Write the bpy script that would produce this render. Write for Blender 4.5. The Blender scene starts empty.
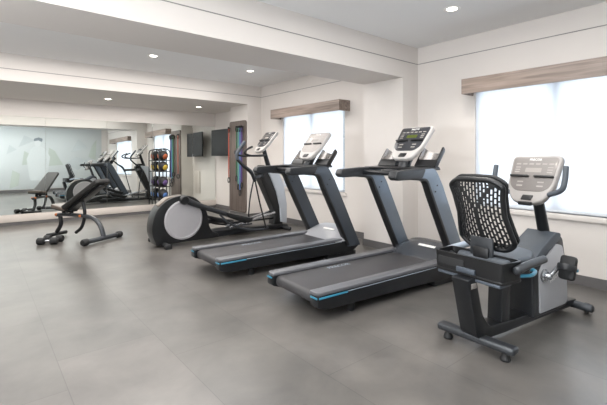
import bpy, bmesh, math, random
from mathutils import Vector, Matrix, Euler
random.seed(7)
scene = bpy.context.scene
col = scene.collection
PI = math.pi
R = math.radians

# ------------------------------------------------------------------ helpers
def lin(h):
    h = h.lstrip('#')
    o = []
    for i in (0, 2, 4):
        c = int(h[i:i+2], 16) / 255
        o.append(c/12.92 if c <= 0.04045 else ((c+0.055)/1.055)**2.4)
    return (*o, 1.0)

def pm(name, hexcol, rough=0.5, metal=0.0, var=0.06, scale=40.0, bump=0.0, bscale=300.0, coat=0.0, spec=0.5):
    m = bpy.data.materials.new(name); m.use_nodes = True
    nt = m.node_tree; b = nt.nodes['Principled BSDF']
    c = lin(hexcol)
    tc = nt.nodes.new('ShaderNodeTexCoord')
    nz = nt.nodes.new('ShaderNodeTexNoise'); nz.inputs['Scale'].default_value = scale; nz.inputs['Detail'].default_value = 3
    nt.links.new(tc.outputs['Object'], nz.inputs['Vector'])
    mx = nt.nodes.new('ShaderNodeMix'); mx.data_type = 'RGBA'
    mx.inputs[6].default_value = tuple(x*(1-var) for x in c[:3]) + (1,)
    mx.inputs[7].default_value = tuple(min(1, x*(1+var)) for x in c[:3]) + (1,)
    nt.links.new(nz.outputs['Fac'], mx.inputs[0]); nt.links.new(mx.outputs[2], b.inputs['Base Color'])
    b.inputs['Roughness'].default_value = rough; b.inputs['Metallic'].default_value = metal
    b.inputs['Coat Weight'].default_value = coat; b.inputs['Specular IOR Level'].default_value = spec
    if bump > 0:
        n2 = nt.nodes.new('ShaderNodeTexNoise'); n2.inputs['Scale'].default_value = bscale
        nt.links.new(tc.outputs['Object'], n2.inputs['Vector'])
        bp = nt.nodes.new('ShaderNodeBump'); bp.inputs['Strength'].default_value = bump; bp.inputs['Distance'].default_value = 0.002
        nt.links.new(n2.outputs['Fac'], bp.inputs['Height']); nt.links.new(bp.outputs['Normal'], b.inputs['Normal'])
    return m

def em(name, hexcol, strength):
    m = bpy.data.materials.new(name); m.use_nodes = True
    nt = m.node_tree; nt.nodes.clear()
    o = nt.nodes.new('ShaderNodeOutputMaterial'); e = nt.nodes.new('ShaderNodeEmission')
    e.inputs['Color'].default_value = lin(hexcol); e.inputs['Strength'].default_value = strength
    nt.links.new(e.outputs[0], o.inputs[0]); return m

def fillet(pts, rad, seg=5):
    """round the corners of a closed 2-D polygon; rad is one radius or a list"""
    n = len(pts); out = []
    for i in range(n):
        r = rad[i] if isinstance(rad, (list, tuple)) else rad
        p0, p1, p2 = (Vector(pts[(i+k-1) % n]).to_2d() for k in range(3))
        a = p0-p1; b = p2-p1
        la, lb = a.length, b.length
        if r <= 1e-6 or la < 1e-6 or lb < 1e-6:
            out.append(tuple(p1)); continue
        a.normalize(); b.normalize()
        ang = a.angle(b)
        if abs(ang-PI) < 0.02:
            out.append(tuple(p1)); continue
        t = min(r/math.tan(ang/2), la*0.48, lb*0.48)
        s, e = p1+a*t, p1+b*t
        for k in range(seg+1):
            u = k/seg
            out.append(tuple(s*(1-u)**2 + p1*2*u*(1-u) + e*u*u))
    return out

def catmull(pts, k=6):
    P = [Vector(p) for p in pts]
    if len(P) < 3: return P
    out = []
    for i in range(len(P)-1):
        a = P[i-1] if i > 0 else P[i]*2-P[i+1]
        b, c = P[i], P[i+1]
        d = P[i+2] if i+2 < len(P) else P[i+1]*2-P[i]
        for j in range(k):
            t = j/k
            out.append(0.5*((2*b)+(c-a)*t+(2*a-5*b+4*c-d)*t*t+(3*b-a-3*c+d)*t**3))
    out.append(P[-1]); return out

def frame(o, a, b, c):
    """matrix whose local axes a, b, c sit at o"""
    m = Matrix.Identity(4)
    for i, v in enumerate((Vector(a).normalized(), Vector(b).normalized(), Vector(c).normalized(), Vector(o))):
        for j in range(3): m[j][i] = v[j]
    return m

class MB:
    def __init__(s): s.bm = bmesh.new()
    def _merge(s, t, mat=None):
        if mat is not None: bmesh.ops.transform(t, matrix=mat, verts=t.verts)
        me = bpy.data.meshes.new('tmp'); t.to_mesh(me); t.free(); s.bm.from_mesh(me); bpy.data.meshes.remove(me)
    def box(s, c, d, bev=0.0, mat=None, seg=2):
        t = bmesh.new(); bmesh.ops.create_cube(t, size=1)
        for v in t.verts: v.co = Vector((v.co.x*d[0]+c[0], v.co.y*d[1]+c[1], v.co.z*d[2]+c[2]))
        if bev > 0: bmesh.ops.bevel(t, geom=list(t.edges), offset=bev, segments=seg, profile=0.5, affect='EDGES')
        s._merge(t, mat); return s
    def slab(s, pts, c0, c1, bev=0.0, mat=None, seg=2):
        """polygon (a,b) extruded along local c from c0 to c1; rims bevelled"""
        t = bmesh.new()
        lo = [t.verts.new((p[0], p[1], c0)) for p in pts]; hi = [t.verts.new((p[0], p[1], c1)) for p in pts]
        n = len(pts)
        f0 = t.faces.new(list(reversed(lo))); f1 = t.faces.new(hi)
        for i in range(n): t.faces.new((lo[i], lo[(i+1) % n], hi[(i+1) % n], hi[i]))
        bmesh.ops.recalc_face_normals(t, faces=list(t.faces))
        if bev > 0:
            es = [e for e in t.edges if (e.verts[0].co.z == e.verts[1].co.z)]
            bmesh.ops.bevel(t, geom=es, offset=bev, segments=seg, profile=0.5, affect='EDGES', clamp_overlap=True)
        s._merge(t, mat); return s
    def xz(s, pts, y0, y1, bev=0.0, seg=2):
        return s.slab(pts, -y1, -y0, bev, frame((0,0,0), (1,0,0), (0,0,1), (0,-1,0)), seg)
    def tube(s, pts, r, n=12, k=0, rad=None, flat=None, round_end=True):
        """swept tube; rad = radii per control point; flat=(ra, rb, up) for an elliptic section"""
        P = [Vector(p) for p in pts]
        if rad: 
            rr = [Vector((q, 0, 0)) for q in rad]
            RR = [v.x for v in (catmull(rr, k) if k and len(P) > 2 else rr)]
        if k and len(P) > 2: P = catmull(P, k)
        if not rad: RR = [r]*len(P)
        if rad and len(RR) != len(P): RR = [rad[0]+(rad[-1]-rad[0])*i/(len(P)-1) for i in range(len(P))]
        t = bmesh.new(); rings = []
        up = None; T0 = None
        def ring(p, T, sc):
            nonlocal up
            if flat:
                up0 = Vector(flat[2]); side = T.cross(up0).normalized(); up_ = side.cross(T).normalized(); ra, rb = flat[0]/max(r, 1e-6), flat[1]/max(r, 1e-6)
            else:
                if up is None:
                    up = Vector((0,0,1)) if abs(T.z) < 0.9 else Vector((1,0,0))
                side = T.cross(up).normalized(); up_ = side.cross(T).normalized(); up = up_; ra = rb = 1
            return [t.verts.new(p+side*math.cos(2*PI*i/n)*sc*ra+up_*math.sin(2*PI*i/n)*sc*rb) for i in range(n)]
        for i, p in enumerate(P):
            T = ((P[min(i+1, len(P)-1)]-P[max(i-1, 0)])).normalized()
            if i == 0 and round_end:
                for q in (0.55, 0.87): rings.append(ring(p-T*RR[0]*0.35*math.sqrt(1-q*q)/0.835, T, RR[0]*q))
            rings.append(ring(p, T, RR[i]))
            if i == len(P)-1 and round_end:
                for q in (0.87, 0.55): rings.append(ring(p+T*RR[-1]*0.35*math.sqrt(1-q*q)/0.835, T, RR[-1]*q))
        for a, b in zip(rings, rings[1:]):
            for i in range(n): t.faces.new((a[i], a[(i+1) % n], b[(i+1) % n], b[i]))
        t.faces.new(list(reversed(rings[0]))); t.faces.new(rings[-1])
        bmesh.ops.recalc_face_normals(t, faces=list(t.faces))
        s._merge(t); return s
    def loop(s, pts, r, n=10):
        """closed tube"""
        P = [Vector(p) for p in pts]; N = len(P); t = bmesh.new(); rings = []
        cen = sum(P, Vector())/N
        for i, p in enumerate(P):
            T = (P[(i+1) % N]-P[i-1]).normalized(); a = (p-cen); a = (a-T*a.dot(T)).normalized(); b = T.cross(a)
            rings.append([t.verts.new(p+a*math.cos(2*PI*j/n)*r+b*math.sin(2*PI*j/n)*r) for j in range(n)])
        for i in range(N):
            a, b = rings[i], rings[(i+1) % N]
            for j in range(n): t.faces.new((a[j], a[(j+1) % n], b[(j+1) % n], b[j]))
        bmesh.ops.recalc_face_normals(t, faces=list(t.faces)); s._merge(t); return s
    def lathe(s, prof, mat, n=32):
        """profile [(radius, height)] about local c axis of mat"""
        t = bmesh.new(); rings = []
        for r_, h_ in prof:
            rings.append([t.verts.new((math.cos(2*PI*i/n)*max(r_, 1e-4), math.sin(2*PI*i/n)*max(r_, 1e-4), h_)) for i in range(n)])
        for a, b in zip(rings, rings[1:]):
            for i in range(n): t.faces.new((a[i], a[(i+1) % n], b[(i+1) % n], b[i]))
        t.faces.new(list(reversed(rings[0]))); t.faces.new(rings[-1])
        bmesh.ops.recalc_face_normals(t, faces=list(t.faces)); s._merge(t, mat); return s
    def ball(s, c, r, sc=(1,1,1), n=24):
        t = bmesh.new(); bmesh.ops.create_uvsphere(t, u_segments=n, v_segments=n//2, radius=r)
        for v in t.verts: v.co = Vector((v.co.x*sc[0], v.co.y*sc[1], v.co.z*sc[2]))+Vector(c)
        s._merge(t); return s
    def sheet(s, fn, na, nb, skip=None):
        """parametric sheet fn(a in 0..1, b in 0..1); skip(i, j) leaves a hole"""
        t = bmesh.new(); V = [[t.verts.new(fn(i/na, j/nb)) for j in range(nb+1)] for i in range(na+1)]
        for i in range(na):
            for j in range(nb):
                if skip and skip(i, j): continue
                t.faces.new((V[i][j], V[i+1][j], V[i+1][j+1], V[i][j+1]))
        loose = [v for v in t.verts if not v.link_faces]
        for v in loose: t.verts.remove(v)
        s._merge(t); return s
    def build(s, name, mat, parent=None, sharp=35):
        me = bpy.data.meshes.new(name); s.bm.to_mesh(me); s.bm.free()
        me.polygons.foreach_set('use_smooth', [True]*len(me.polygons))
        me.set_sharp_from_angle(angle=R(sharp))
        me.materials.append(mat)
        o = bpy.data.objects.new(name, me); col.objects.link(o)
        if parent: o.parent = parent
        return o

def thing(name, label, cat, loc=(0,0,0), rz=0.0, group=None):
    o = bpy.data.objects.new(name, None); col.objects.link(o)
    o.location = loc; o.rotation_euler = (0, 0, R(rz)); o.empty_display_size = 0.1
    o['label'] = label; o['category'] = cat
    if group: o['group'] = group
    return o
def tag(o, label, cat, group=None):
    o['label'] = label; o['category'] = cat
    if group: o['group'] = group
    return o
def struct(o, label=None):
    o['kind'] = 'structure'
    if label: o['label'] = label
    return o

def lettering(name, txt, size, mat4, mat, parent, depth=0.001):
    cu = bpy.data.curves.new('tmp_text', 'FONT'); cu.body = txt; cu.size = size; cu.extrude = depth
    cu.align_x = 'CENTER'; cu.align_y = 'CENTER'; cu.resolution_u = 3
    o = bpy.data.objects.new('tmp_text', cu); col.objects.link(o)
    dg = bpy.context.evaluated_depsgraph_get(); dg.update()
    me = bpy.data.meshes.new_from_object(o.evaluated_get(dg))
    bpy.data.objects.remove(o); bpy.data.curves.remove(cu)
    me.transform(mat4); me.name = name; me.materials.clear(); me.materials.append(mat)
    ob = bpy.data.objects.new(name, me); col.objects.link(ob); ob.parent = parent
    return ob

# ------------------------------------------------------------------ materials
M = {}
M['wall'] = pm('warm_white_paint', '#d6d0cb', 0.7, var=0.02, scale=3, bump=0.05, bscale=200)
M['ceil'] = pm('ceiling_paint', '#e8e8e8', 0.8, var=0.01, scale=2)
M['groove'] = pm('reveal_shadow_grey', '#8d8a88', 0.8)
M['base'] = pm('grey_baseboard', '#5f5d5d', 0.5)
M['white_ledge'] = pm('white_ledge', '#c6beb7', 0.5)
M['black'] = pm('black_plastic', '#151618', 0.38, var=0.1, bump=0.04, bscale=400)
M['blacksoft'] = pm('black_rubber', '#191a1c', 0.6, var=0.1, bump=0.1, bscale=300)
M['char'] = pm('charcoal_plastic', '#27292c', 0.36, var=0.06)
M['dkmetal'] = pm('dark_painted_metal', '#1d1f22', 0.33, metal=0.2, var=0.06)
M['gun'] = pm('gunmetal_paint', '#3f4246', 0.32, metal=0.35, var=0.06)
M['upright_lit'] = pm('upright_lit_silver', '#727c87', 0.3, metal=0.4, var=0.05)  # nearer treadmill's uprights: highlights put into the paint colour
M['upright_dim'] = pm('upright_dim_silver', '#4a5058', 0.34, metal=0.35, var=0.05)  # same upright paint, coloured darker for weaker reflections
M['hood'] = pm('gloss_charcoal', '#45484d', 0.22, metal=0.1, var=0.05, coat=0.3)
M['silver'] = pm('silver_paint', '#59616b', 0.34, metal=0.4, var=0.05)
M['shell'] = pm('pale_shell', '#b0aca9', 0.32, var=0.03, coat=0.2)
M['shellgrey'] = pm('grey_shell', '#96928f', 0.4, var=0.03)
M['face'] = pm('grey_console_face', '#6f6a67', 0.4, var=0.03, coat=0.1)
M['faceglare'] = pm('glare_console_face', '#9d9691', 0.35, var=0.03, coat=0.2)  # glossy console face with the glare painted into its colour
M['facedark'] = pm('dark_console_face', '#35363a', 0.22, var=0.05, coat=0.4)
M['mark'] = pm('white_mark', '#f2f1ee', 0.5)
M['markgrey'] = pm('grey_mark', '#8a8580', 0.5)
M['markmid'] = pm('soft_grey_mark', '#8f8a86', 0.5)
M['blue'] = pm('blue_accent', '#37829f', 0.3, var=0.05, coat=0.3)
M['cool'] = pm('pale_trim_line', '#a9b4c0', 0.3, metal=0.3)
M['belt'] = pm('tread_rubber', '#3c3b3d', 0.55, var=0.12, scale=90, bump=0.15, bscale=500)
M['rail_top'] = pm('rail_grey', '#5b5c60', 0.38, var=0.06)
M['grey'] = pm('light_grey_panel', '#a6a7ab', 0.35, var=0.03, coat=0.1)
M['pale'] = pm('pale_grey_shell', '#b4b9c0', 0.35, var=0.03)
M['disc'] = pm('disc_grey', '#a3a1a4', 0.4, var=0.03)
M['steel'] = pm('brushed_steel', '#b8bbc0', 0.25, metal=0.9, var=0.06)
M['chrome'] = pm('tray_silver', '#a6a29f', 0.25, metal=0.75, var=0.05)
M['seatgrey'] = pm('slate_vinyl', '#474d54', 0.55, var=0.08, bump=0.08)
M['vinyl'] = pm('black_vinyl', '#1a1a1a', 0.5, var=0.1, bump=0.1, bscale=250)
M['tan'] = pm('vinyl_highlight_tan', '#5d544d', 0.32, var=0.08)  # tan highlight on the bench seat put into its base colour
M['screen'] = pm('switched_off_screen', '#0d0f11', 0.5, var=0.02, coat=0.0, spec=0.25)
M['orange'] = pm('orange_plastic', '#c4713a', 0.5)
M['green_led'] = em('green_led', '#9aa85a', 0.45)
M['lens'] = em('downlight_lens', '#fff4e4', 14.0)

def wood(name, c1, c2, axis, rough=0.5, sc=1.0):
    m = bpy.data.materials.new(name); m.use_nodes = True
    nt = m.node_tree; b = nt.nodes['Principled BSDF']
    tc = nt.nodes.new('ShaderNodeTexCoord'); mp = nt.nodes.new('ShaderNodeMapping')
    s = [28*sc, 28*sc, 28*sc]; s[axis] = 1.6*sc
    mp.inputs['Scale'].default_value = s
    nz = nt.nodes.new('ShaderNodeTexNoise'); nz.inputs['Scale'].default_value = 1.0; nz.inputs['Detail'].default_value = 6; nz.inputs['Distortion'].default_value = 0.6
    rp = nt.nodes.new('ShaderNodeValToRGB')
    rp.color_ramp.elements[0].position = 0.33; rp.color_ramp.elements[1].position = 0.68
    rp.color_ramp.elements[0].color = lin(c1); rp.color_ramp.elements[1].color = lin(c2)
    nt.links.new(tc.outputs['Object'], mp.inputs['Vector']); nt.links.new(mp.outputs[0], nz.inputs['Vector'])
    nt.links.new(nz.outputs['Fac'], rp.inputs['Fac']); nt.links.new(rp.outputs['Color'], b.inputs['Base Color'])
    b.inputs['Roughness'].default_value = rough
    return m
M['valance'] = wood('grey_oak_veneer', '#75685f', '#9c8d84', 1)
M['board'] = wood('brown_board', '#574d48', '#6f645d', 2, 0.55)

def floor_mat():
    m = bpy.data.materials.new('grey_stone_tile'); m.use_nodes = True
    nt = m.node_tree; b = nt.nodes['Principled BSDF']; L = nt.links
    tc = nt.nodes.new('ShaderNodeTexCoord'); mp = nt.nodes.new('ShaderNodeMapping')
    mp.inputs['Rotation'].default_value = (0, 0, R(90)); mp.inputs['Location'].default_value = (0.1, -0.39, 0)
    L.new(tc.outputs['Object'], mp.inputs['Vector'])
    br = nt.nodes.new('ShaderNodeTexBrick'); br.offset = 0.33
    br.inputs['Scale'].default_value = 1; br.inputs['Brick Width'].default_value = 1.22; br.inputs['Row Height'].default_value = 0.61
    br.inputs['Mortar Size'].default_value = 0.0025; br.inputs['Mortar Smooth'].default_value = 0.3
    br.inputs['Color1'].default_value = lin('#605d5a'); br.inputs['Color2'].default_value = lin('#5a5855'); br.inputs['Mortar'].default_value = lin('#4a4846')
    L.new(mp.outputs[0], br.inputs['Vector'])
    n1 = nt.nodes.new('ShaderNodeTexNoise'); n1.inputs['Scale'].default_value = 2.0; n1.inputs['Detail'].default_value = 7; n1.inputs['Roughness'].default_value = 0.6; n1.inputs['Distortion'].default_value = 0.3
    L.new(tc.outputs['Object'], n1.inputs['Vector'])
    rp = nt.nodes.new('ShaderNodeValToRGB'); rp.color_ramp.elements[0].position = 0.3; rp.color_ramp.elements[1].position = 0.72
    rp.color_ramp.elements[0].color = (0.70, 0.70, 0.71, 1); rp.color_ramp.elements[1].color = (1.3, 1.29, 1.27, 1)
    L.new(n1.outputs['Fac'], rp.inputs['Fac'])
    mx = nt.nodes.new('ShaderNodeMix'); mx.data_type = 'RGBA'; mx.blend_type = 'MULTIPLY'; mx.inputs[0].default_value = 1.0
    L.new(br.outputs['Color'], mx.inputs[6]); L.new(rp.outputs['Color'], mx.inputs[7])
    L.new(mx.outputs[2], b.inputs['Base Color'])
    mr = nt.nodes.new('ShaderNodeMapRange'); mr.inputs['From Min'].default_value = 0.3; mr.inputs['From Max'].default_value = 0.7
    mr.inputs['To Min'].default_value = 0.24; mr.inputs['To Max'].default_value = 0.42
    b.inputs['Roughness'].default_value = 0.28
    n3 = nt.nodes.new('ShaderNodeTexNoise'); n3.inputs['Scale'].default_value = 9; n3.inputs['Detail'].default_value = 5
    L.new(tc.outputs['Object'], n3.inputs['Vector'])
    bp = nt.nodes.new('ShaderNodeBump'); bp.inputs['Strength'].default_value = 0.05; bp.inputs['Distance'].default_value = 0.004
    b.inputs['Specular IOR Level'].default_value = 0.6
    return m
M['floor'] = floor_mat()

def mirror_mat():
    m = bpy.data.materials.new('mirror_silver'); m.use_nodes = True
    b = m.node_tree.nodes['Principled BSDF']
    b.inputs['Base Color'].default_value = (0.86, 0.90, 0.88, 1); b.inputs['Metallic'].default_value = 1; b.inputs['Roughness'].default_value = 0.0
    return m
M['mirror'] = mirror_mat()

def shade_mat():
    m = bpy.data.materials.new('sheer_white_roller_cloth'); m.use_nodes = True
    nt = m.node_tree; nt.nodes.clear(); L = nt.links
    o = nt.nodes.new('ShaderNodeOutputMaterial'); tr = nt.nodes.new('ShaderNodeBsdfTransparent'); tl = nt.nodes.new('ShaderNodeBsdfTranslucent'); df = nt.nodes.new('ShaderNodeBsdfDiffuse')
    tl.inputs[0].default_value = (0.93, 0.96, 1, 1); df.inputs[0].default_value = (0.85, 0.86, 0.88, 1)
    tc = nt.nodes.new('ShaderNodeTexCoord'); wv = nt.nodes.new('ShaderNodeTexNoise'); wv.inputs['Scale'].default_value = 5
    mp = nt.nodes.new('ShaderNodeMapping'); mp.inputs['Scale'].default_value = (1, 4, 0.3)
    L.new(tc.outputs['Object'], mp.inputs['Vector']); L.new(mp.outputs[0], wv.inputs['Vector'])
    mr = nt.nodes.new('ShaderNodeMapRange'); mr.inputs['To Min'].default_value = 0.2; mr.inputs['To Max'].default_value = 0.34
    L.new(wv.outputs['Fac'], mr.inputs['Value'])
    a = nt.nodes.new('ShaderNodeMixShader'); a.inputs[0].default_value = 0.25
    L.new(tl.outputs[0], a.inputs[1]); L.new(df.outputs[0], a.inputs[2])
    c = nt.nodes.new('ShaderNodeMixShader'); L.new(mr.outputs['Result'], c.inputs[0])
    L.new(a.outputs[0], c.inputs[1]); L.new(tr.outputs[0], c.inputs[2]); L.new(c.outputs[0], o.inputs[0])
    return m
M['shade'] = shade_mat()

def glass_mat():
    m = bpy.data.materials.new('window_glass'); m.use_nodes = True
    nt = m.node_tree; nt.nodes.clear(); L = nt.links
    o = nt.nodes.new('ShaderNodeOutputMaterial'); tr = nt.nodes.new('ShaderNodeBsdfTransparent'); gl = nt.nodes.new('ShaderNodeBsdfGlossy')
    gl.inputs['Roughness'].default_value = 0.02; mx = nt.nodes.new('ShaderNodeMixShader'); mx.inputs[0].default_value = 0.06
    L.new(tr.outputs[0], mx.inputs[1]); L.new(gl.outputs[0], mx.inputs[2]); L.new(mx.outputs[0], o.inputs[0]); return m
M['glass'] = glass_mat()
M['winframe'] = pm('white_window_frame', '#c9ced4', 0.4)

# ------------------------------------------------------------------ camera
F, YAW, CY, H = 395.457, 0.689, 157.06, 1.3
cam = bpy.data.cameras.new('camera'); co = bpy.data.objects.new('camera', cam); col.objects.link(co)
co.location = (0, 0, H); co.rotation_euler = (R(90), 0, -YAW)
cam.sensor_fit = 'HORIZONTAL'; cam.sensor_width = 36; cam.lens = F/607*36
cam.shift_y = -(202.5-CY)/607; cam.clip_start = 0.05
scene.camera = co

# ------------------------------------------------------------------ room
XW, XP = 4.734, 4.393
ZC, ZB, ZS = 2.815, 2.368, 2.415
Y0, Y1, Y1B, Y2, Y2B, Y3 = -1.6, 3.243, 3.933, 7.185, 7.926, 9.305
XL = -3.0
WT = 0.16
def boxmm(mb, x0, x1, y0, y1, z0, z1, bev=0): mb.box(((x0+x1)/2, (y0+y1)/2, (z0+z1)/2), (x1-x0, y1-y0, z1-z0), bev); return mb
b = MB(); boxmm(b, XL-.2, XW+WT, Y0-.2, Y3+.2, -0.1, 0); struct(b.build('floor', M['floor']))
b = MB(); boxmm(b, XL-.2, XW+WT, Y0-.2, Y3+.2, ZC, ZC+.1); struct(b.build('ceiling', M['ceil']))
WIN = [(-0.12, 2.42), (4.66, 6.40)]
ZW0, ZW1 = 0.704, 2.16
b = MB(); ys = [Y0]
for a, c in WIN: ys += [a, c]
ys.append(Y3+.2)
for i in range(0, len(ys), 2): boxmm(b, XW, XW+WT, ys[i], ys[i+1], 0, ZC)
for a, c in WIN: boxmm(b, XW, XW+WT, a, c, 0, ZW0); boxmm(b, XW, XW+WT, a, c, ZW1, ZC)
struct(b.build('wall_right', M['wall']))
b = MB(); boxmm(b, XL, XW, Y3+.04, Y3+.2, 0, ZC); struct(b.build('wall_back', M['wall']))
b = MB(); boxmm(b, XL-.16, XL, Y0, Y3+.2, 0, ZC); struct(b.build('wall_left', M['wall']))
b = MB(); boxmm(b, XL, XW, Y0-.16, Y0, 0, ZC); struct(b.build('wall_front', M['wall']))
# beam over the middle of the room with its pilaster; deep soffit at the mirror wall with its pilaster
b = MB(); boxmm(b, XL, XW, Y1, Y1B, ZB, ZC); boxmm(b, XP, XW, Y1, Y1B, 0, ZB); struct(b.build('trim_1', M['wall']), 'painted ceiling beam and its wall pilaster')
b = MB(); boxmm(b, XL, XW, Y2, Y3+.04, ZS, ZC); boxmm(b, XP, XW, Y2, Y2B, 0, ZS); struct(b.build('trim_2', M['wall']), 'deep painted soffit along the mirror wall with its pilaster')
# thin reveal lines
gz0, gz1 = 2.584, 2.593
def groove(n, x0, x1, y0, y1):
    b = MB(); boxmm(b, x0, x1, y0, y1, gz0, gz1); struct(b.build(n, M['groove']))
groove('trim_3', XW-.004, XW, Y0, Y1); groove('trim_4', XL, XW-.004, Y1-.004, Y1)
groove('trim_5', XW-.004, XW, Y1B, Y2); groove('trim_6', XL, XW-.004, Y2-.004, Y2)
# baseboards
b = MB(); bh = 0.1
boxmm(b, XW-.014, XW, Y0, Y1, 0, bh); boxmm(b, XW-.014, XW, Y1B, Y2, 0, bh); boxmm(b, XW-.014, XW, Y2B, Y3-.02, 0, bh)
boxmm(b, XP-.014, XP, Y1-.014, Y1B+.014, 0, bh); boxmm(b, XP, XW, Y1-.014, Y1, 0, bh); boxmm(b, XP, XW, Y1B, Y1B+.014, 0, bh)
boxmm(b, XP-.014, XP, Y2-.014, Y2B+.014, 0, bh); boxmm(b, XP, XW, Y2-.014, Y2, 0, bh)
struct(b.build('baseboard_right', M['base']))
b = MB(); boxmm(b, XL, XW-.014, Y3-.02, Y3+.04, 0, .065); struct(b.build('baseboard_back', M['base']))
b = MB(); boxmm(b, XL, XW-.001, Y3-.03, Y3+.04, .065, .203, .004); struct(b.build('trim_7', M['white_ledge']), 'white ledge under the mirrors')
b = MB(); boxmm(b, XL, XW-.014, Y0, Y0+.015, 0, .13); struct(b.build('baseboard_front', M['base']))

# mirror panels (lean back very slightly)
px = [-2.3, -1.19, -0.08, 1.04, 2.157, 3.13, 4.11, XW-.01]
words = ['leftmost wall mirror panel, far outside left of the bench', 'second wall mirror panel left of the bench', 'large wall mirror panel at the left edge of the photo',
         'large wall mirror panel behind the left half of the weight bench', 'large wall mirror panel left of the ball rack reflecting the treadmills', 'wall mirror panel directly behind the medicine ball rack', 'narrow wall mirror panel in the corner reflecting the television']
TILT = 0.5
for i in range(len(px)-1):
    b = MB(); w = px[i+1]-px[i]-.003
    b.box((0, -.003, .94), (w, .006, 1.87), 0.0012, seg=1)
    o = b.build('wall_mirror', M['mirror']); o.location = ((px[i]+px[i+1])/2, Y3, .204); o.rotation_euler = (R(-TILT), 0, 0)
    tag(o, words[i], 'mirror', 'mirror panels along the back wall')

# windows, shades, valances
def window(idx, y0, y1, mull):
    b = MB(); x0, x1 = XW+.07, XW+.12; t = .05
    boxmm(b, x0, x1, y0, y0+t, ZW0, ZW1); boxmm(b, x0, x1, y1-t, y1, ZW0, ZW1); boxmm(b, x0, x1, y0, y1, ZW0, ZW0+t); boxmm(b, x0, x1, y0, y1, ZW1-t, ZW1)
    for m in mull: boxmm(b, x0, x1, m-.035, m+.035, ZW0, ZW1)
    for z in (1.12, 1.62): boxmm(b, x0+.012, x1-.012, y0+t, y1-t, z-.012, z+.012)
    fr = struct(b.build('window_%d' % idx, M['winframe']))
    b = MB(); boxmm(b, XW+.093, XW+.097, y0+.02, y1-.02, ZW0+.02, ZW1-.02); b.build('window_pane', M['glass'], fr)
    b = MB(); boxmm(b, XW-.035, XW+.07, y0-.04, y1+.04, ZW0-.055, ZW0, .005); b.build('window_sill', M['wall'], fr)
    return fr
window(1, *WIN[0], [1.55, .62]); window(2, *WIN[1], [5.55])
def shade(y0, y1, label):
    b = MB(); boxmm(b, XW+.02, XW+.022, y0, y1, ZW0+.035, ZW1)
    t = b.build('roller_shade', M['shade']); tag(t, label, 'window shade', 'white roller shades')
    b = MB(); boxmm(b, XW+.012, XW+.03, y0, y1, ZW0+.008, ZW0+.035, .006); b.build('hem_bar', M['winframe'], t)
shade(WIN[0][0]+.004, WIN[0][1]-.004, 'white sheer roller shade in the large window behind the recumbent bike')
shade(WIN[1][0]+.06, WIN[1][1]-.004, 'white sheer roller shade in the window behind the farther treadmill')
def valance(y0, y1, label):
    b = MB(); X = 4.48; z0, z1 = 2.054, 2.233
    boxmm(b, X, X+.02, y0, y1, z0, z1, .002); boxmm(b, X+.02, XW-.001, y0, y0+.02, z0, z1, .002); boxmm(b, X+.02, XW-.001, y1-.02, y1, z0, z1, .002); boxmm(b, X+.02, XW-.001, y0+.02, y1-.02, z1-.02, z1)
    o = b.build('window_valance', M['valance']); tag(o, label, 'valance', 'grey oak window valances')
valance(-.29, 2.46, 'grey oak box valance over the large window behind the recumbent bike')
valance(4.54, 6.47, 'grey oak box valance over the window behind the farther treadmill')

# recessed downlights
def downlight(x, y, z, label, power=44):
    t = thing('recessed_downlight', label, 'ceiling light', (x, y, z), 0, 'recessed downlights')
    m4 = frame((0,0,0), (1,0,0), (0,1,0), (0,0,1))
    MB().lathe([(.052, -.001), (.066, -.006), (.085, -.004), (.088, .0005), (.052, .0005)], m4).build('trim_ring', M['mark'], t)
    MB().lathe([(.001, -.002), (.051, -.002), (.051, .0005), (.001, .0005)], m4).build('lens', M['lens'], t)
    ld = bpy.data.lights.new('downlight_lamp', 'SPOT'); ld.energy = power; ld.color = (1, .93, .84); ld.spot_size = R(130); ld.spot_blend = .8; ld.shadow_soft_size = .06
    lo = bpy.data.objects.new('downlight_lamp', ld); col.objects.link(lo); lo.location = (x, y, z-.03)
downlight(3.745, 2.157, ZC, 'recessed round downlight nearest the camera, above the front treadmill')
downlight(2.03, 6.0, ZC, 'recessed round downlight left of two in the bay between the beams')
downlight(3.70, 5.97, ZC, 'recessed round downlight right of two in the bay between the beams')
downlight(1.93, 8.25, ZS, 'recessed round downlight left of two in the soffit before the mirror')
downlight(3.80, 8.28, ZS, 'recessed round downlight right of two in the soffit before the mirror')
downlight(-.8, 6.0, ZC, 'recessed round downlight in the middle bay out of view at the left')
downlight(0.1, 8.25, ZS, 'recessed round downlight in the soffit out of view at the left')
downlight(2.03, 1.4, ZC, 'recessed round downlight above the open floor near the camera')
downlight(0.2, 2.6, ZC, 'recessed round downlight above the camera side of the room')

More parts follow.
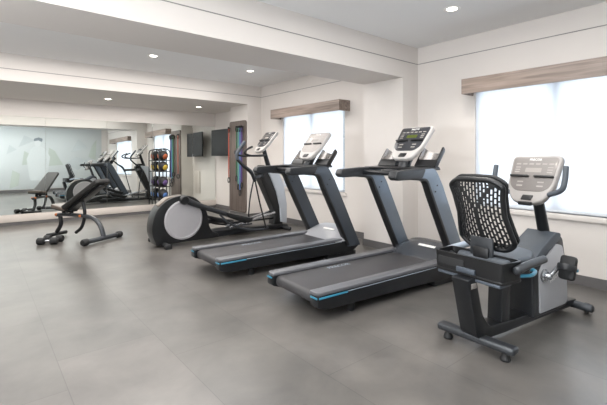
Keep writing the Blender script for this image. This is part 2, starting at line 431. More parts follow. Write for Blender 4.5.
# mural on the wall opposite the mirror
mt = thing('wall_mural', 'pale wall mural of faint sage and grey facets, seen in the mirror', 'mural', (0, Y0, 0))
b = MB(); b.box((1.35, .008, 1.47), (6.2, .014, 2.64), .003); b.build('mural_panel', pm('mural_white', '#c3c8c8', .6, var=.02, scale=2), mt)
msg = pm('mural_sage', '#b2bab2', .6); mgr = pm('mural_grey', '#b9bfc0', .6); mdk = pm('mural_pencil', '#7d868c', .6)
def facet(pts, m, y=.0165, n='mural_facet'):
    b = MB(); b.slab(pts, -y-.001, -y, 0, frame((0,0,0), (1,0,0), (0,0,1), (0,-1,0))); b.build(n, m, mt)
for pts, m in [([(1.42,1.15),(1.8,1.2),(1.8,1.55),(1.5,1.75)], msg), ([(2.3,1.1),(2.9,1.15),(2.6,1.75),(2.38,1.9)], msg), ([(3.0,1.2),(3.5,.9),(3.9,1.35),(3.4,1.5)], mgr),
               ([(3.9,1.5),(4.2,1.35),(4.24,2.3),(4.05,2.0)], msg), ([(1.0,.2),(1.3,.3),(1.35,.8),(1.1,.95)], msg), ([(.9,1.6),(1.25,1.8),(1.0,2.0)], mgr), ([(3.2,1.7),(3.9,1.9),(3.5,2.3)], mgr), ([(1.3,1.9),(1.9,2.2),(1.5,2.4)], mgr)]:
    facet(pts, m)
# faint figure: head, shoulders and body outline in the facets
facet(fillet([(1.87,1.95),(2.07,1.95),(2.09,2.2),(1.85,2.2)], .09), pm('mural_pale', '#cdd1d1', .6), .018)
facet(fillet([(1.83,2.16),(2.0,2.2),(2.13,2.12),(2.15,2.28),(2.0,2.33),(1.84,2.27)], .05), mdk, .0195)
facet(fillet([(1.7,.5),(2.3,.5),(2.42,1.5),(2.26,1.82),(2.07,1.95),(1.87,1.95),(1.72,1.82),(1.58,1.4)], .08), pm('mural_pale_body', '#cacfcf', .6), .0175)

# ------------------------------------------------------------------ consoles
def console(par, o, tilt, w, h, dark=False, led=False, shell='shell', thick=.055):
    """tombstone console; user sits on -x side; tilt = lean of the face away from vertical (deg)"""
    t = R(tilt); u = Vector((math.sin(t), 0, math.cos(t))); n = Vector((-math.cos(t), 0, math.sin(t)))
    m4 = frame(o, (0,-1,0), u, n)
    def out(s, y0=0.0, hh=h):
        return fillet([(-w*.5+s, hh-s), (-w*.46+s, h*.36), (-w*.30+s*.6, y0+s), (w*.30-s*.6, y0+s), (w*.46-s, h*.36), (w*.5-s, hh-s)], [.045-s*.6, .12, .11, .11, .12, .045-s*.6], 6)
    b = MB(); b.slab(out(0), -thick, 0, .016, m4, 3); sh = b.build('console_shell', M[shell], par)
    b = MB(); b.slab(out(.02, h*.19, h), -.004, .0035, .003, m4); fc = b.build('console_face', M['facedark'] if dark else M['face' if shell == 'shellgrey' else 'faceglare'], par)
    for s in (-1, 1):
        b = MB(); b.slab(fillet([(s*w*.24-w*.19, h*.52), (s*w*.24+w*.19, h*.52), (s*w*.24+w*.19, h*.56), (s*w*.24-w*.19, h*.56)], .008), .0, .022, .004, m4); b.build('device_shelf', M['black'], par)
    b = MB(); b.slab(fillet([(-w*.16, h*.63), (w*.16, h*.63), (w*.16, h*.72), (-w*.16, h*.72)], .006), 0, .0045, 0, m4); b.build('display', M['green_led'] if led else M['markgrey'], fc)
    lettering('logo', 'PRECOR', w*.065, m4 @ Matrix.Translation((0, h*.895, .0042)), M['mark'], fc, .0005)
    km = M['markgrey'] if dark else M['markmid']
    def key(x, y, hw_, hh_): MB().slab([(x-hw_, y), (x+hw_, y), (x+hw_, y+hh_), (x-hw_, y+hh_)], 0, .0042, 0, m4).build('key', km, fc)
    for i in range(6): key((i-2.5)*w*.13, h*.79, w*.045, h*.03)
    for s in (-1, 1):
        for r_ in range(3): key(s*w*.32, h*(.62+.05*r_), w*.05, h*.025)
        for r_ in range(2): key(s*w*.2, h*(.33+.08*r_), w*.06, h*.03)
    b = MB(); b.slab(fillet([(-w*.1, h*.055), (w*.1, h*.055), (w*.13, h*.155), (-w*.07, h*.155)], .006), -.002, .010, .003, m4); b.build('stop_key', M['black'], par)
    return m4

# ------------------------------------------------------------------ treadmill
def treadmill(loc, rz, label, dark, hoodmat, grp='treadmills facing the windows'):
    t = thing('treadmill', label, 'treadmill', loc, rz, grp)
    # belt and roller
    b = MB(); pts = fillet([(.03,.12), (1.62,.12), (1.62,.215), (.03,.215)], [.045, 0, 0, .045], 6); b.xz(pts, -.27, .27, .003)
    belt = b.build('running_belt', M['belt'], t)
    lettering('lettering', 'PRECOR', .075, frame((.72, .195, .2155), (1,0,0), (0,1,0), (0,0,1)), M['cool'], belt, .0004)
    b = MB(); b.box((.95, 0, .135), (1.5, .66, .07), .01)
    b.box((1.62, 0, .1), (.72, .62, .08), .01); b.build('deck_frame', M['blacksoft'], t)
    for s in (-1, 1):
        ya, yb = sorted((s*.272, s*.385))
        plan = fillet([(0,ya),(1.72,ya),(1.72,yb),(0,yb)], [.02 if s > 0 else .06, 0, 0, .06 if s > 0 else .02], 6)
        b = MB(); b.slab(plan, .214, .243, .008)
        b.build('foot_rail', M['rail_top'], t)
        prof = fillet([(.004,.125), (.10,.095), (1.2,.075), (1.9,.05), (2.03,.12), (2.03,.2), (1.72,.214), (.004,.214)], [.03,.03,0,.03,.05,.05,0,.01], 5)
        b = MB(); b.xz(prof, *sorted((s*.285, s*.383)), .012); b.build('side_skirt', M['dkmetal'], t)
        b = MB(); b.box((.165, s*.384, .198), (.30, .006, .016), .002); b.box((.0, s*.335, .198), (.008, .085, .014), .002)
        b.build('blue_trim', M['blue'], t)
        b = MB(); b.box((1.02, s*.384, .203), (1.40, .004, .006), .001); b.build('trim_line', M['cool'], t)
        b = MB(); b.lathe([(.001,0),(.03,0),(.034,.01),(.034,.07),(.001,.07)], frame((.42, s*.3, 0), (1,0,0), (0,1,0), (0,0,1)), 16); b.build('levelling_foot', M['blacksoft'], t)
        b = MB(); b.box((1.75, s*.31, .03), (.5, .1, .06), .012); b.build('base_foot', M['black'], t)
        # upright with the curved arm
        up = fillet([(2.04,.13), (1.82,.13), (1.40,.93), (1.335,1.085), (1.13,1.10), (1.13,1.178), (1.46,1.19), (1.575,1.02)], [.02,.02,.2,.10,.01,.01,.12,.2], 7)
        b = MB(); b.xz(up, *sorted((s*.335, s*.405)), .014, 3); b.build('upright', M['upright_lit' if dark else 'upright_dim'], t)
        e = [(1.815,.15), (1.395,.93), (1.33,1.08), (1.14,1.092)]
        b = MB(); bl = fillet([(1.84,.15),(1.80,.15),(1.385,.92),(1.315,1.068),(1.14,1.082),(1.14,1.10),(1.335,1.095),(1.42,.935)], [.0,.0,.2,.08,0,0,.09,.2], 7)
        b.xz(bl, *sorted((s*.332, s*.408)), .006); b.build('upright_edge', M['black'], t)
        for k in range(3): 
            MB().lathe([(.001,0),(.008,0),(.008,.004),(.001,.004)], frame((1.46-.03*k+.02, s*.335 if s > 0 else s*.405, 1.02-.06*k), (1,0,0), (0,0,1), (0,-1,0)), 10).build('bolt', M['black'], t)
        g = fillet([(.85,1.115), (.88,1.172), (1.20,1.19), (1.30,1.19), (1.24,1.09), (.89,1.085)], [.03,.03,.02,.02,.04,.03], 5)
        b = MB(); b.xz(g, *sorted((s*.322, s*.418)), .02, 3); b.build('handgrip', M['char'], t)
    # motor hood: lofted dome
    def hood(a, c):
        y = (c*2-1)*.40; e = 1-abs(c*2-1)**3.2
        x = 1.60+.46*a-.05*(1-e)*(1-a)*0
        rise = math.sin(min(1, a*1.35)*PI/2)**1.3
        front = 1-max(0, (a-.72)/.28)**2.2
        return (x, y*(1-.04*a), .212+(.155*e**.6*rise*front) - .1*(1-front))
    b = MB(); b.sheet(hood, 24, 30)
    b.box((1.86, 0, .14), (.36, .70, .10), .02)
    hd = b.build('motor_hood', hoodmat, t, 50)
    bx = hood(.40, .47)
    v1 = Vector(hood(.44, .5))-Vector(hood(.36, .5)); v1.normalize(); nn = Vector((-v1.z, 0, v1.x))
    b = MB(); b.slab(fillet([(-.11,-.016),(.11,-.016),(.11,.016),(-.11,.016)], .008), .0, .004, .001, frame(Vector(hood(.40,.43))+nn*.001, (0,-1,0), v1, nn)); bd = b.build('hood_badge', M['mark'], hd)
    # crossbar, dash and grip
    b = MB(); b.xz(fillet([(1.28,1.165),(1.27,1.195),(1.52,1.205),(1.55,1.17)], .012), -.40, .40, .005); b.build('dash_panel', M['black'], t)
    b = MB(); b.tube([(1.20,-.33,1.135),(1.20,.33,1.135)], .027, 16); b.build('grip_bar', M['dkmetal'], t)
    b = MB(); b.box((1.27,.0,1.15), (.12,.16,.05), .015); b.build('grip_bracket', M['char'], t)
    # console with neck and two trays
    m4 = console(t, (1.355, -.045, 1.283), 39, .42, .45, dark, dark)
    b = MB(); b.tube([(1.42,-.03,1.18),(1.46,-.04,1.26),(1.52,-.045,1.36)], .06, 16, 4); b.build('console_neck', M['char'], t)
    tt = R(38); u = Vector((math.sin(tt),0,math.cos(tt))); n = Vector((-math.cos(tt),0,math.sin(tt)))
    for s in (-1, 1):
        # half-pipe tray: section in (y, n), swept along the tilt
        yc = -.03+s*.255; oz = Vector((1.47, yc, 1.205))
        def sec(r): return [(math.cos(a)*r, -math.sin(a)*r*.95) for a in [PI*i/12 for i in range(13)]]
        outer = sec(.125); inner = list(reversed(sec(.112)))
        mm = frame(oz+n*.03, (0,-1,0), n, -u)
        b = MB(); b.slab([(p[0], p[1]) for p in outer+inner], -.225, 0, .002, frame(oz+n*.03, (0,-1,0), n, u) @ Matrix.Scale(-1, 4, (0,0,1)) if False else frame(oz+n*.03+u*.225, (0,-1,0), n, u))
        b.slab(outer, -.02, 0.07, .008, frame(oz+n*.03, (0,-1,0), n, u))
        tr = b.build('accessory_tray', M['black'], t)
        b = MB(); b.slab(sec(.1115)+list(reversed(sec(.106))), -.150, -.0, 0, frame(oz+n*.032+u*.222, (0,-1,0), n, u)); b.build('tray_liner', M['chrome'], tr)
    return t
treadmill((2.05, 2.672, 0), -3.6, 'black treadmill nearest the camera, left of the recumbent bike, dark console with green display', True, M['hood'])
treadmill((1.93, 4.07, 0), -1.8, 'black treadmill in the middle between the elliptical and the nearer treadmill, console paled by painted glare', False, M['grey'])  # light grey hood carries the window reflection in its colour

# ------------------------------------------------------------------ elliptical
def elliptical():
    t = thing('elliptical_trainer', 'black elliptical cross trainer with large grey disc covers between mirror and treadmills', 'elliptical', (1.9, 5.85, 0))
    prof = [tuple(v)[:2] for v in catmull([(.06,.04,0),(.0,.22,0),(.02,.42,0),(.10,.58,0),(.25,.69,0),(.44,.73,0),(.62,.69,0),(.76,.57,0),(.84,.42,0),(.86,.27,0),(.92,.15,0),(1.02,.10,0),(1.03,.04,0)], 6)]
    MB().xz(prof, -.195, .05, .03, 4).build('drive_housing', M['black'], t)
    top = fillet([(.09,.60),(.24,.708),(.44,.733),(.60,.69),(.6,.66),(.44,.70),(.25,.68),(.12,.57)], [.02,.1,.1,.02,.02,.1,.1,.02], 4)  # beige light reflected on the housing top, painted as a thin strip
    MB().xz(top, -.15, .0, .006).build('housing_glare', pm('glare_taupe', '#6e645b', .3), t)
    for s in (-1, 1):
        m4 = frame((.455, .048, .372), (1,0,0), (0,0,-1), (0,1,0))
        if s < 0: m4 = frame((.455, s*.195, .372), (1,0,0), (0,0,1), (0,-1,0))
        MB().lathe([(.001,.0),(.29,0),(.292,.012),(.275,.022),(.262,.022),(.255,.017),(.20,.019),(.001,.022)], m4, 48).build('disc_cover', M['disc'], t)
    MB().tube([(.17,-.36,.04),(.17,.36,.04)], .035, 14).box((.17,-.34,.03), (.1,.07,.06), .015).box((.17,.34,.03), (.1,.07,.06), .015).build('rear_stabilizer', M['blacksoft'], t)
    MB().xz(fillet([(.85,.03),(.85,.13),(1.3,.125),(2.32,.10),(2.45,.08),(2.45,.03)], [.01,.02,0,.03,.02,.01], 3), -.13, .13, .01).build('base_rail', M['dkmetal'], t)
    MB().tube([(2.36,-.30,.035),(2.36,.30,.035)], .034, 14).build('front_stabilizer', M['blacksoft'], t)
    for s in (-1, 1):
        MB().xz([(1.30,.13),(1.30,.16),(2.18,.335),(2.20,.30)], *sorted((s*.045, s*.10)), .006).build('ramp_rail', M['steel'], t)
    MB().box((1.76,0,.205), (.9,.05,.03), .006, Matrix.Identity(4)).build('ramp_core', M['dkmetal'], t)
    # pedal arms, pedals, links
    arms = [(-1, (.46,.668), (.66,.575), (1.12,.40), (1.48,.27)), (1, (.46,.12), (.8,.22), (1.2,.22), (1.5,.20))]
    for s, a, b_, c, d in arms:
        y = s*.255
        MB().tube([(a[0],y,a[1]),(b_[0],y,b_[1]),(c[0],y,c[1]),(d[0],y,d[1]-.02)], .04, 14, 5, rad=[.05,.042,.036,.034]).build('pedal_arm', M['char'], t)
        MB().lathe([(.001,-.05),(.06,-.05),(.065,-.03),(.065,.03),(.055,.05),(.001,.05)], frame((a[0]-.02, y, a[1]), (1,0,0), (0,0,1), (0,-1,0)), 20).build('crank_joint', M['black'], t)
        dx = 0 if s < 0 else -.06; dz = 0 if s < 0 else -.1
        pp = fillet([(1.10+dx,.435+dz),(1.14+dx,.37+dz),(1.50+dx,.235+dz),(1.56+dx,.25+dz),(1.57+dx,.315+dz),(1.53+dx,.31+dz)], [.02]*6, 4)
        MB().xz(pp, y-.085, y+.085, .012).build('foot_pedal', M['blacksoft'], t)
        MB().tube([(1.02,y-s*-.0,.40+dz),(1.18,y+s*.05,.24+dz*.6),(1.5,y+s*.05,.12),(1.80,y+s*.03,.09),(1.92,y,.10)], .017, 10, 6).build('lower_link', M['gun'], t)
    # front column: dark core and pale outer shell
    core = fillet([(2.16,.08),(2.20,.30),(2.04,.62),(1.90,.90),(1.84,1.06),(1.93,1.16),(2.10,1.14),(2.22,1.0),(2.32,.74),(2.37,.44),(2.36,.08)], [.02,.2,.2,.2,.05,.05,.08,.15,.2,.2,.02], 6)
    MB().xz(core, -.09, .09, .02, 3).build('column_core', M['black'], t)
    shl = fillet([(2.30,.14),(2.28,.42),(2.20,.70),(2.08,.95),(1.98,1.10),(2.24,1.06),(2.36,.80),(2.425,.46),(2.43,.10)], [.01,.2,.2,.2,.02,.06,.2,.2,.02], 6)
    MB().xz(shl, -.125, .125, .02, 3).build('column_shell', M['pale'], t)
    MB().tube([(2.12,0,1.10),(2.05,0,1.30),(2.0,0,1.46)], .038, 16, 4, rad=[.045,.04,.036]).build('mast', M['dkmetal'], t)
    # console
    console(t, (1.86, 0, 1.395), 41, .36, .485, True, False)
    MB().tube([(1.99,0,1.46),(2.06,0,1.52)], .05, 14).build('console_neck', M['char'], t)
    # fixed handlebar
    for s in (-1, 1):
        y = s*.16
        MB().tube([(2.04,0,1.335),(1.9,y*.7,1.325),(1.63,y,1.325),(1.52,y,1.37),(1.57,y,1.43),(1.67,y,1.475)], .018, 12, 6).build('fixed_handlebar', M['blacksoft'], t)
    # moving arms
    for s, dx in ((-1, 0.0), (1, .35)):
        y = s*.29
        MB().tube([(1.30+dx,y,1.26),(1.42+dx,y,1.15),(1.57+dx,y,1.04),(1.64+dx,y,.90)], .022, 12, 6, rad=[.02,.022,.03,.028]).build('moving_arm', M['dkmetal'], t)
        MB().tube([(1.44+dx,y,1.55),(1.36+dx,y,1.45),(1.295+dx,y,1.35),(1.30+dx,y,1.26)], .024, 12, 6).build('arm_grip', M['seatgrey'], t)
        MB().tube([(1.64+dx,y,.92),(1.73+dx*.5,y,.55),(1.86,y,.10)], .013, 10, 4).build('arm_rod', M['dkmetal'], t)
        MB().tube([(1.62+dx,y,.96),(1.90,s*.1,.97)], .036, 12).build('arm_pivot', M['black'], t)
    return t
elliptical()

# ------------------------------------------------------------------ recumbent bike
def bike():
    t = thing('recumbent_bike', 'black and grey recumbent exercise bike with perforated mesh back at the right', 'exercise bike', (2.594, 1.344, 0), -7)
    # rear foot, front foot
    MB().box((0,0,.078), (.085, .54, .05), .018, Matrix.Rotation(R(6), 4, 'Z') @ Matrix.Translation((.015,-.012,0)), 3).build('rear_foot', M['gun'], t)
    for y in (-.2, .2):
        MB().lathe([(.001,0),(.03,0),(.034,.012),(.022,.04),(.018,.056),(.001,.056)], frame((.015-y*.1,y-.01,0),(1,0,0),(0,1,0),(0,0,1)),16).build('levelling_foot', M['blacksoft'], t)
    MB().tube([(1.31,-.19,.06),(1.31,.17,.06)], .033, 14).build('front_foot', M['gun'], t)
    for y in (-.13, .11):
        MB().lathe([(.001,-.02),(.034,-.02),(.038,-.012),(.038,.012),(.034,.02),(.001,.02)], frame((1.37,y,.04),(1,0,0),(0,0,1),(0,-1,0)),20).build('transport_wheel', M['blacksoft'], t)
    # rear post curving into the rail
    o_ = [(-.14,.50),(-.05,.50),(.02,.24),(.10,.15),(.40,.13),(.9,.13),(1.34,.10),(1.34,.05),(.9,.06),(.3,.065),(.0,.075),(-.045,.12)]
    MB().xz(fillet(o_, [.01,.01,.2,.08,.1,.1,.01,.01,.1,.1,.05,.05], 6), -.065, .065, .014, 3).build('main_frame', M['dkmetal'], t)
    MB().xz(fillet([(.25,.10),(.35,.10),(.375,.45),(.27,.45)], .01), -.055, .055, .014).build('seat_post', M['char'], t)
    MB().box((-.08,-.0665,.455), (.06,.004,.035), .001).build('rating_sticker', M['markmid'], t)
    # seat carriage: wide tray behind the seat
    tr = MB(); pl = fillet([(-.07,-.255),(.14,-.27),(.14,.27),(-.07,.255)], [.03,.04,.04,.03], 5)
    tr.slab(pl, .50, .52, .005)
    wall = fillet([(-.07,-.255),(.14,-.27),(.14,.27),(-.07,.255)], [.03,.04,.04,.03], 5)
    n = len(wall)
    def scl(p, k): return ((p[0]-.035)*k+.035, p[1]*(1-(1-k)*.5))
    t_ = bmesh.new()
    rings = [[t_.verts.new((*p, .505)) for p in [scl(q, .97) for q in wall]], [t_.verts.new((*p, .635)) for p in wall], [t_.verts.new((*p, .635)) for p in [scl(q, .90) for q in wall]], [t_.verts.new((*p, .515)) for p in [scl(q, .88) for q in wall]]]
    for a, c in zip(rings, rings[1:]):
        for i in range(n): t_.faces.new((a[i], a[(i+1) % n], c[(i+1) % n], c[i]))
    bmesh.ops.recalc_face_normals(t_, faces=list(t_.faces)); tr._merge(t_)
    tr.build('storage_tray', M['black'], t)
    MB().xz(fillet([(-.076,.545),(-.072,.60),(-.062,.60),(-.062,.545)], .002), .02, .22, .001).build('tray_recess', M['blacksoft'], t)
    MB().box((-.074,.0,.54), (.02,.14,.035), .006).build('slide_plate', M['silver'], t)
    MB().box((-.0,.0,.488), (.13,.47,.022), .006).build('carriage_rail', M['silver'], t)
    MB().box((.24,0,.475), (.30,.14,.05), .012).build('carriage_block', M['black'], t)
    # seat cushion
    seat = fillet([(.08,-.20),(.36,-.21),(.56,-.12),(.60,0),(.56,.12),(.36,.21),(.08,.20)], [.06,.1,.1,.1,.1,.1,.06], 6)
    MB().slab(seat, .545, .62, .03, None, 4).build('seat', M['seatgrey'], t)
    MB().slab([(p[0]*.94+.02, p[1]*.92) for p in seat], .50, .548, .006).build('seat_pan', M['black'], t)
    # mesh back
    LX = .0
    def hw(b): return .185+.016*math.cos((b-.05)*PI*2.0)+ (-.02*max(0,(.12-b)/.12)) - .03*max(0,(b-.9)/.1)**2
    def bp(a, b, dx=0.0, gro=0.0):
        s = a*2-1; w = hw(b)+gro
        z = .665+.485*b
        x = .165-.16*b-.045*math.sin(b*PI)*0.9+.05*abs(s)**2.2*1.0*(.4+.6*math.sin(b*PI))+dx
        # rounded corners at top and bottom
        e = .03*abs(s)**6*(1 if b > .5 else -1)*(abs(b*2-1))**6
        return Vector((x, -s*w, z-e))
    na, nb = 31, 46
    def inside(a, b):
        x, y = abs(a*2-1)*.19, abs(b-.5)*.485; cx, cy, r_ = .19-.085, .2425-.085, .085
        if x > cx and y > cy: return math.hypot(x-cx, y-cy) < r_-.012
        return True
    def corner(a, b):
        x, y = abs(a*2-1)*.19, abs(b-.5)*.485; cx, cy, r_ = .19-.085, .2425-.085, .085
        return x > cx and y > cy and math.hypot(x-cx, y-cy) > r_+.006
    def skip(i, j):
        if corner((i+.5)/na, (j+.5)/nb): return True
        a = (i+.5)/na; b = (j+.5)/nb; s = abs(a*2-1)
        if s > .93 or b < .03 or b > .965: return False
        if b < .60 and s < .045: return False                       # spine of the Y
        if b >= .56:
            d = abs(s-(b-.56)*1.75)
            if d < .075: return False                               # arms of the Y
        if i % 2 == 0: return False
        return (j+(i//2)*2) % 4 != 0 and inside(a, b)
    o = MB(); o.sheet(lambda a, b: bp(a, b), na, nb, skip)
    mesh = o.build('mesh_back', M['blacksoft'], t, 80)
    so = mesh.modifiers.new('thickness', 'SOLIDIFY'); so.thickness = .006; so.offset = 0
    def ringpts(dx, dz, gro):
        q = []
        base = [(-.19,0),(0,0),(.19,0),(.19,.12),(.19,.24),(.19,.36),(.19,.485),(0,.485),(-.19,.485),(-.19,.36),(-.19,.24),(-.19,.12)]
        for x, y in fillet(base, .085, 7):
            q.append(bp((x/.19+1)/2, y/.485, dx, gro)+Vector((0,0,dz)))
        out = []
        for i in range(len(q)):
            p0, p1, p2, p3 = (q[(i+k-1) % len(q)] for k in range(4))
            n_ = max(1, int((p2-p1).length/.02))
            out += [p1.lerp(p2, k/n_) for k in range(n_)]
        return out
    MB().loop(ringpts(0, 0, 0), .018).build('back_frame', M['black'], t, 80)
    MB().loop(ringpts(.038, .022, .0), .013).build('front_rim', M['blacksoft'], t, 80)
    # bracket behind the back
    MB().slab(fillet([(-.085,.55),(.085,.55),(.085,.745),(-.085,.745)], .012), .0, .018, .004, frame((.115,0,0), (0,-1,0), (.0,0,1), (-1,0,0))).build('back_bracket', M['gun'], t)
    MB().box((.12,0,.60), (.07,.12,.16), .012).build('back_support', M['black'], t)
    # side grips
    for s in (-1, 1):
        y = s*.285
        MB().tube([(.03,y,.59),(.14,y,.605),(.30,y,.615),(.36,y*1.0,.618)], .026, 14, 4).build('seat_grip', M['gun'] if s < 0 else M['cool'], t)
        MB().tube([(.05,s*.16,.575),(.12,y*.96,.585),(.17,y,.60)], .022, 12, 4).build('grip_stem', M['char'], t)
    MB().tube([(.12,-.25,.535),(.22,-.275,.53),(.32,-.25,.535),(.33,-.2,.54)], .012, 10, 6).build('seat_lever', M['blue'], t)
    # drive body: grey side panels, dark core
    core = fillet([(.59,.10),(.58,.47),(.64,.575),(.92,.70),(1.03,.66),(1.10,.40),(1.12,.12),(1.06,.10)], [.02,.06,.1,.05,.05,.1,.05,.02], 6)
    MB().xz(core, -.10, .10, .022, 3).build('drive_body', M['char'], t)
    side = fillet([(.665,.13),(.655,.44),(.72,.52),(.90,.625),(1.0,.60),(1.065,.40),(1.085,.15),(1.04,.13)], [.01,.04,.06,.05,.04,.1,.04,.02], 5)
    for s in (-1, 1):
        pn = MB().xz(side, *sorted((s*.09, s*.112)), .008).build('side_panel', M['grey'], t)
        if s < 0: lettering('lettering', 'PRECOR', .045, frame((.885,-.1125,.375), (1,0,.35), (-.35,0,1), (0,-1,0)), M['mark'], pn, .0004)
    hump = fillet([(.50,.46),(.56,.535),(.70,.62),(.90,.715),(.97,.70),(.97,.66),(.62,.50)], [.02,.06,.06,.03,.02,.02,.04], 5)
    MB().xz(hump, -.112, .112, .03, 3).build('top_cowl', M['seatgrey'], t)
    # cranks and pedals
    MB().tube([(.71,-.16,.41),(.71,.16,.41)], .022, 14).build('crank_axle', M['steel'], t)
    MB().lathe([(.001,0),(.05,0),(.05,.012),(.04,.02),(.001,.02)], frame((.71,-.112,.41),(1,0,0),(0,0,1),(0,-1,0)),20).build('crank_boss', M['steel'], t)
    for s, e in ((-1, (.85,.47)), (1, (.57,.35))):
        MB().tube([(.71,s*.15,.41),(e[0],s*.155,e[1])], .016, 12).build('crank', M['steel'] if s < 0 else M['dkmetal'], t)
        pd = MB(); pd.slab(fillet([(-.055,-.09),(.055,-.09),(.055,.09),(-.055,.09)], .03), -.022, .022, .012, frame((e[0],s*.215,e[1]), (0,1,0), (.3,0,.95), (.95,0,-.3)))
        pe = pd.build('pedal', M['blacksoft'], t)
        st = MB(); 
        P = [(e[0]-.06,s*.215+s*.058*math.cos(a)*1.05,0) for a in ()]
        q = [Vector((e[0],s*.215,e[1]))+Vector((0,math.cos(a)*.062,0))+Vector((-.95,0,.3))*(math.sin(a)*.075+.01) for a in [PI*i/10 for i in range(11)]]
        st.tube(q, .01, 8, 0, flat=(.004,.022,(.3,0,.95))); st.build('pedal_strap', M['char'], pe)
        if s < 0:
            MB().box((e[0]+.01,s*.275,e[1]-.01), (.03,.006,.02), .002).build('strap_clip', M['blue'], pe)
    # mast, console, handlebars
    MB().tube([(.95,0,.655),(.895,0,.82),(.84,0,.98)], .04, 18, 4, rad=[.044,.042,.040]).build('mast', M['dkmetal'], t)
    console(t, (.655, .0, .95), 27, .385, .41, False, False, 'shellgrey')
    MB().box((.80,0,1.03), (.10,.12,.16), .03, None, 3).build('console_back', M['char'], t)
    for s in (-1, 1):
        MB().tube([(.80,s*.02,1.0),(.72,s*.13,1.015),(.68,s*.245,1.06),(.69,s*.265,1.13),(.71,s*.265,1.23)], .019, 14, 6).build('handlebar', M['seatgrey'], t)
    MB().box((.655,.0,.945), (.03,.10,.03), .008).build('console_lip', M['black'], t)
    return t
bike()

# ------------------------------------------------------------------ weight bench and dumbbells
def bench():
    t = thing('weight_bench', 'black adjustable weight bench with raised backrest before the mirror', 'weight bench', (1.06, 7.40, 0), -58)
    # local x runs from the seat end to the back end
    seat = fillet([(-.17,-.14),(.14,-.16),(.14,.16),(-.17,.14)], [.05,.02,.02,.05], 5)
    m4 = Matrix.Translation((.05,0,.475)) @ Matrix.Rotation(R(8), 4, 'Y')
    MB().slab(seat, .0, .055, .018, m4, 3).build('seat_pad', M['tan'], t)
    MB().slab([(p[0], p[1]*.96) for p in seat], -.012, .004, .003, m4).build('seat_plate', M['black'], t)
    back = fillet([(0,-.16),(.82,-.14),(.82,.14),(0,.16)], [.03,.05,.05,.03], 5)
    m5 = Matrix.Translation((.17,0,.46)) @ Matrix.Rotation(R(-33), 4, 'Y')
    MB().slab(back, .0, .075, .022, m5, 3).build('back_pad', M['vinyl'], t)
    MB().slab([(p[0]*.9+.02, p[1]*.5) for p in back], -.03, .004, .005, m5).build('back_plate', M['dkmetal'], t)
    MB().tube([(-.12,0,.36),(.0,0,.375),(.45,0,.37),(.66,0,.33),(.78,0,.22),(.84,0,.07)], .034, 14, 6, flat=(.03,.04,(0,1,0))).build('frame_beam', M['gun'], t)
    MB().tube([(-.06,0,.37),(-.04,0,.22),(-.13,0,.08)], .032, 12, 4).build('front_leg', M['dkmetal'], t)
    MB().tube([(-.13,-.17,.055),(-.13,.17,.055)], .032, 12).build('front_foot', M['dkmetal'], t)
    MB().tube([(.84,-.35,.05),(.84,.31,.05)], .036, 14).build('rear_foot', M['gun'], t)
    for y in (-.35, .3):
        MB().lathe([(.001,-.05),(.045,-.05),(.05,-.04),(.05,.03),(.04,.045),(.001,.045)], frame((.84,y,.05),(1,0,0),(0,0,1),(0,-1,0)),18).build('foot_cap', M['blacksoft'], t)
    MB().tube([(.42,0,.60),(.46,0,.40),(.40,0,.20),(.28,0,.10)], .026, 12, 6).build('ladder_strut', M['dkmetal'], t)
    MB().tube([(.02,0,.38),(.03,0,.48)], .03, 10).tube([(.18,0,.38),(.19,0,.47)], .03, 10).tube([(.19,-.09,.44),(.19,.09,.44)], .02, 10).build('pivot_bracket', M['dkmetal'], t)
    for x in (-.10, .40):
        MB().tube([(x,-.045,.372),(x,.045,.372)], .022, 12).build('pull_pin', M['orange'], t)
    return t
bench()
def dumbbell(loc, rz, label):
    t = thing('dumbbell', label, 'dumbbell', loc, rz, 'dumbbells on the floor')
    ax = frame((0,0,.052), (0,1,0), (0,0,1), (1,0,0))
    MB().lathe([(.001,-.07),(.014,-.07),(.017,0),(.014,.07),(.001,.07)], ax, 14).build('handle', M['steel'], t)
    for s in (-1, 1):
        MB().lathe([(.001,-.05),(.040,-.05),(.052,-.038),(.052,.038),(.040,.05),(.001,.05)], frame((s*.09,0,.052), (0,1,0), (0,0,1), (1,0,0)), 20).build('weight_head', M['blacksoft'], t)
dumbbell((.80, 6.96, 0), -30, 'black round dumbbell on the floor nearest the camera, before the bench seat')
dumbbell((.90, 7.12, 0), -38, 'black round dumbbell on the floor behind the nearer one, beside the bench')

# ------------------------------------------------------------------ ball rack
RX, RY = 3.285, 9.08
def rack():
    t = thing('ball_rack', 'tall black metal rack holding four medicine balls before the mirror', 'rack', (RX, RY, 0))
    for s in (-1, 1):
        for f in (-1, 1):
            MB().tube([(s*.125, f*.11, .02),(s*.125, f*.11, 1.40),(s*.11, f*.09, 1.455)], .012, 10).build('post', M['black'], t)
        MB().tube([(s*.125, -.16, .015),(s*.125, .16, .015)], .015, 10).build('foot', M['black'], t)
    MB().tube([(-.11,-.09,1.455),(0,-.09,1.49),(.11,-.09,1.455)], .012, 10, 5).tube([(-.11,.09,1.455),(0,.09,1.49),(.11,.09,1.455)], .012, 10, 5).build('top_hoop', M['black'], t)
    for z in BZ:
        MB().tube([(-.125,-.075,z-.118),(.125,-.075,z-.118)], .010, 8).tube([(-.125,.075,z-.118),(.125,.075,z-.118)], .010, 8).build('shelf_rail', M['black'], t)
BZ = [1.335, 1.085, .735, .45]
rack()
cols = [('#a2522f', 'orange', 'top'), ('#b59a35', 'yellow', 'second'), ('#5b4677', 'purple', 'third'), ('#4a6ea6', 'blue', 'bottom')]
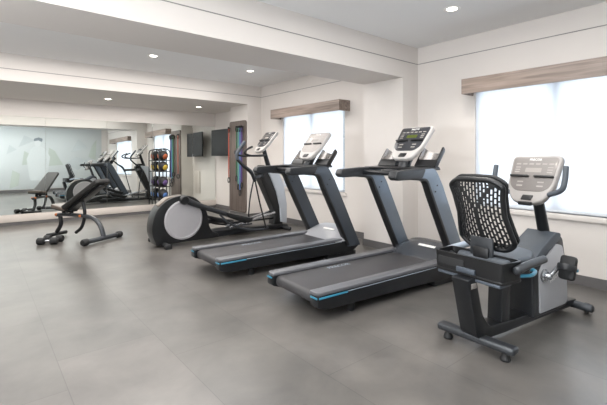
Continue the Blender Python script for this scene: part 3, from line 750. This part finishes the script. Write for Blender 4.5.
for (hx, nm, pos), z in zip(cols, BZ):
    t = thing('medicine_ball', 'black medicine ball with %s panel on the %s level of the rack' % (nm, pos), 'medicine ball', (RX, RY, z-.0), 0, 'medicine balls on the rack')
    MB().ball((0,0,0), .118, n=28).build('ball_body', M['blacksoft'], t)
    m = pm('ball_'+nm, hx, .5)
    for k in range(3):
        d = Euler((0, R(18), R(120*k+70))).to_matrix() @ Vector((0,-1,.25)); d.normalize(); a = d.cross(Vector((0,0,1))).normalized(); c = a.cross(d)
        MB().lathe([(.068,.0905),(.06,.1035),(.035,.1145),(.001,.1195),(.001,.09)], frame((0,0,0), a, -c if False else c, a.cross(c)) , 24).build('colour_panel', m, t)

# ------------------------------------------------------------------ television on an arm
t = thing('wall_television', 'black flat television on a wall arm left of the exercise band board', 'television', (4.50, 8.57, 1.645))
MB().box((0,0,0), (.035,.96,.64), .006).build('television_body', M['black'], t)
MB().box((-.0185,0,.004), (.003,.93,.605), .0).build('screen', M['screen'], t)
MB().box((.05,0,0), (.07,.3,.3), .01).tube([(.08,0,0),(.228,.0,0)], .03, 12).build('wall_bracket', M['char'], t)
# power outlet cover below the television
o = MB().box((XW-.012, 8.25, .62), (.022,.28,.62), .004).build('wall_panel', M['white_ledge']); tag(o, 'white low panel on the wall under the television', 'wall panel')

# ------------------------------------------------------------------ exercise band board and bands
BX = XP-.001
b = MB(); b.slab(fillet([(7.215,.115),(7.915,.115),(7.915,2.085),(7.215,2.085)], .07, 6), 0, .03, .004, frame((BX,0,0), (0,1,0), (0,0,1), (-1,0,0)))
bo = b.build('exercise_board', M['board']); tag(bo, 'tall brown board with rounded corners on the pilaster, hung with exercise bands', 'wall board')
for y in (7.305, 7.375, 7.445, 7.52, 7.86):
    MB().tube([(BX-.028,y,1.945),(BX-.09,y,1.94),(BX-.095,y,1.965)], .008, 8, 3).build('hook', M['black'], bo)
def band(y, hx, nm, z0, label):
    t = thing('exercise_band', label, 'exercise band', (BX-.075, y, 0), 0, 'exercise bands on the board')
    m = pm('band_'+nm, hx, .4)
    MB().tube([(0,.010,1.925),(0,.012,1.2),(0,.007,z0+.1)], .008, 10, 5).tube([(0,-.010,1.925),(0,-.012,1.2),(0,-.007,z0+.1)], .008, 10, 5).build('tubing', m, t)
    for zz, dz in ((1.935, -.03), (z0+.1, -.06)):
        MB().loop([(.03*math.cos(a), .016*math.cos(a), zz+dz+.06*math.sin(a)) for a in [2*PI*i/16 for i in range(16)]], .010, 8).build('handle', M['blacksoft'], t)
band(7.86, '#a04a38', 'red', .75, 'red exercise band hanging at the left edge of the board')
band(7.52, '#2f5a3c', 'green', .80, 'dark green exercise band hanging left of the teal one on the board')
band(7.445, '#5f9c92', 'teal', .62, 'teal exercise band hanging right of the dark green one')
band(7.375, '#5a78ad', 'blue', .50, 'blue exercise band hanging between the teal and purple ones')
band(7.305, '#57407a', 'purple', .66, 'purple exercise band hanging at the right edge of the board')

# ------------------------------------------------------------------ light
w = bpy.data.worlds.new('world'); scene.world = w; w.use_nodes = True
bg = w.node_tree.nodes['Background']; bg.inputs[0].default_value = (.82, .91, 1, 1); bg.inputs[1].default_value = 0.5
def area(name, loc, rot, sx, sy, e, c=(1,1,1)):
    l = bpy.data.lights.new(name, 'AREA'); l.shape = 'RECTANGLE'; l.size = sx; l.size_y = sy; l.energy = e; l.color = c
    o = bpy.data.objects.new(name, l); col.objects.link(o); o.location = loc; o.rotation_euler = rot; return o
for i, (a, c) in enumerate(WIN):
    area('window_daylight', (XW+.5, (a+c)/2, (ZW0+ZW1)/2+.1), (0, R(90), 0), ZW1-ZW0+.4, c-a+.5, 34*(c-a)/2.5, (.86,.93,1))
# added soft fill lamps just under the ceiling of each bay
area('ceiling_fill', (1.2, .9, ZC-.03), (0,0,0), 5.0, 3.4, 130, (1,.985,.97))
area('ceiling_fill', (1.2, 5.5, ZC-.03), (0,0,0), 5.0, 2.6, 125, (1,.97,.94))
area('ceiling_fill', (1.2, 8.3, ZS-.03), (0,0,0), 5.0, 1.4, 55, (1,.97,.94))
area('added_left_uplight', (XL+.05, 1.2, 1.5), (R(90+64), 0, R(-90)), 3.6, 1.4, 430, (.9,.95,1))  # added lamp on the solid left wall, tilted up to brighten the ceiling
area('added_left_uplight', (XL+.05, 5.6, 1.5), (R(90+48), 0, R(-90)), 2.6, 1.4, 14, (.97,.97,1))  # weaker added lamp on the same wall for the middle bay
scene.view_settings.view_transform = 'Standard'; scene.view_settings.look = 'None'; scene.view_settings.exposure = 0.24
scene.cycles.max_bounces = 10; scene.cycles.diffuse_bounces = 5; scene.cycles.glossy_bounces = 6; scene.cycles.transparent_max_bounces = 12
scene.cycles.use_denoising = True; scene.cycles.sample_clamp_indirect = 6
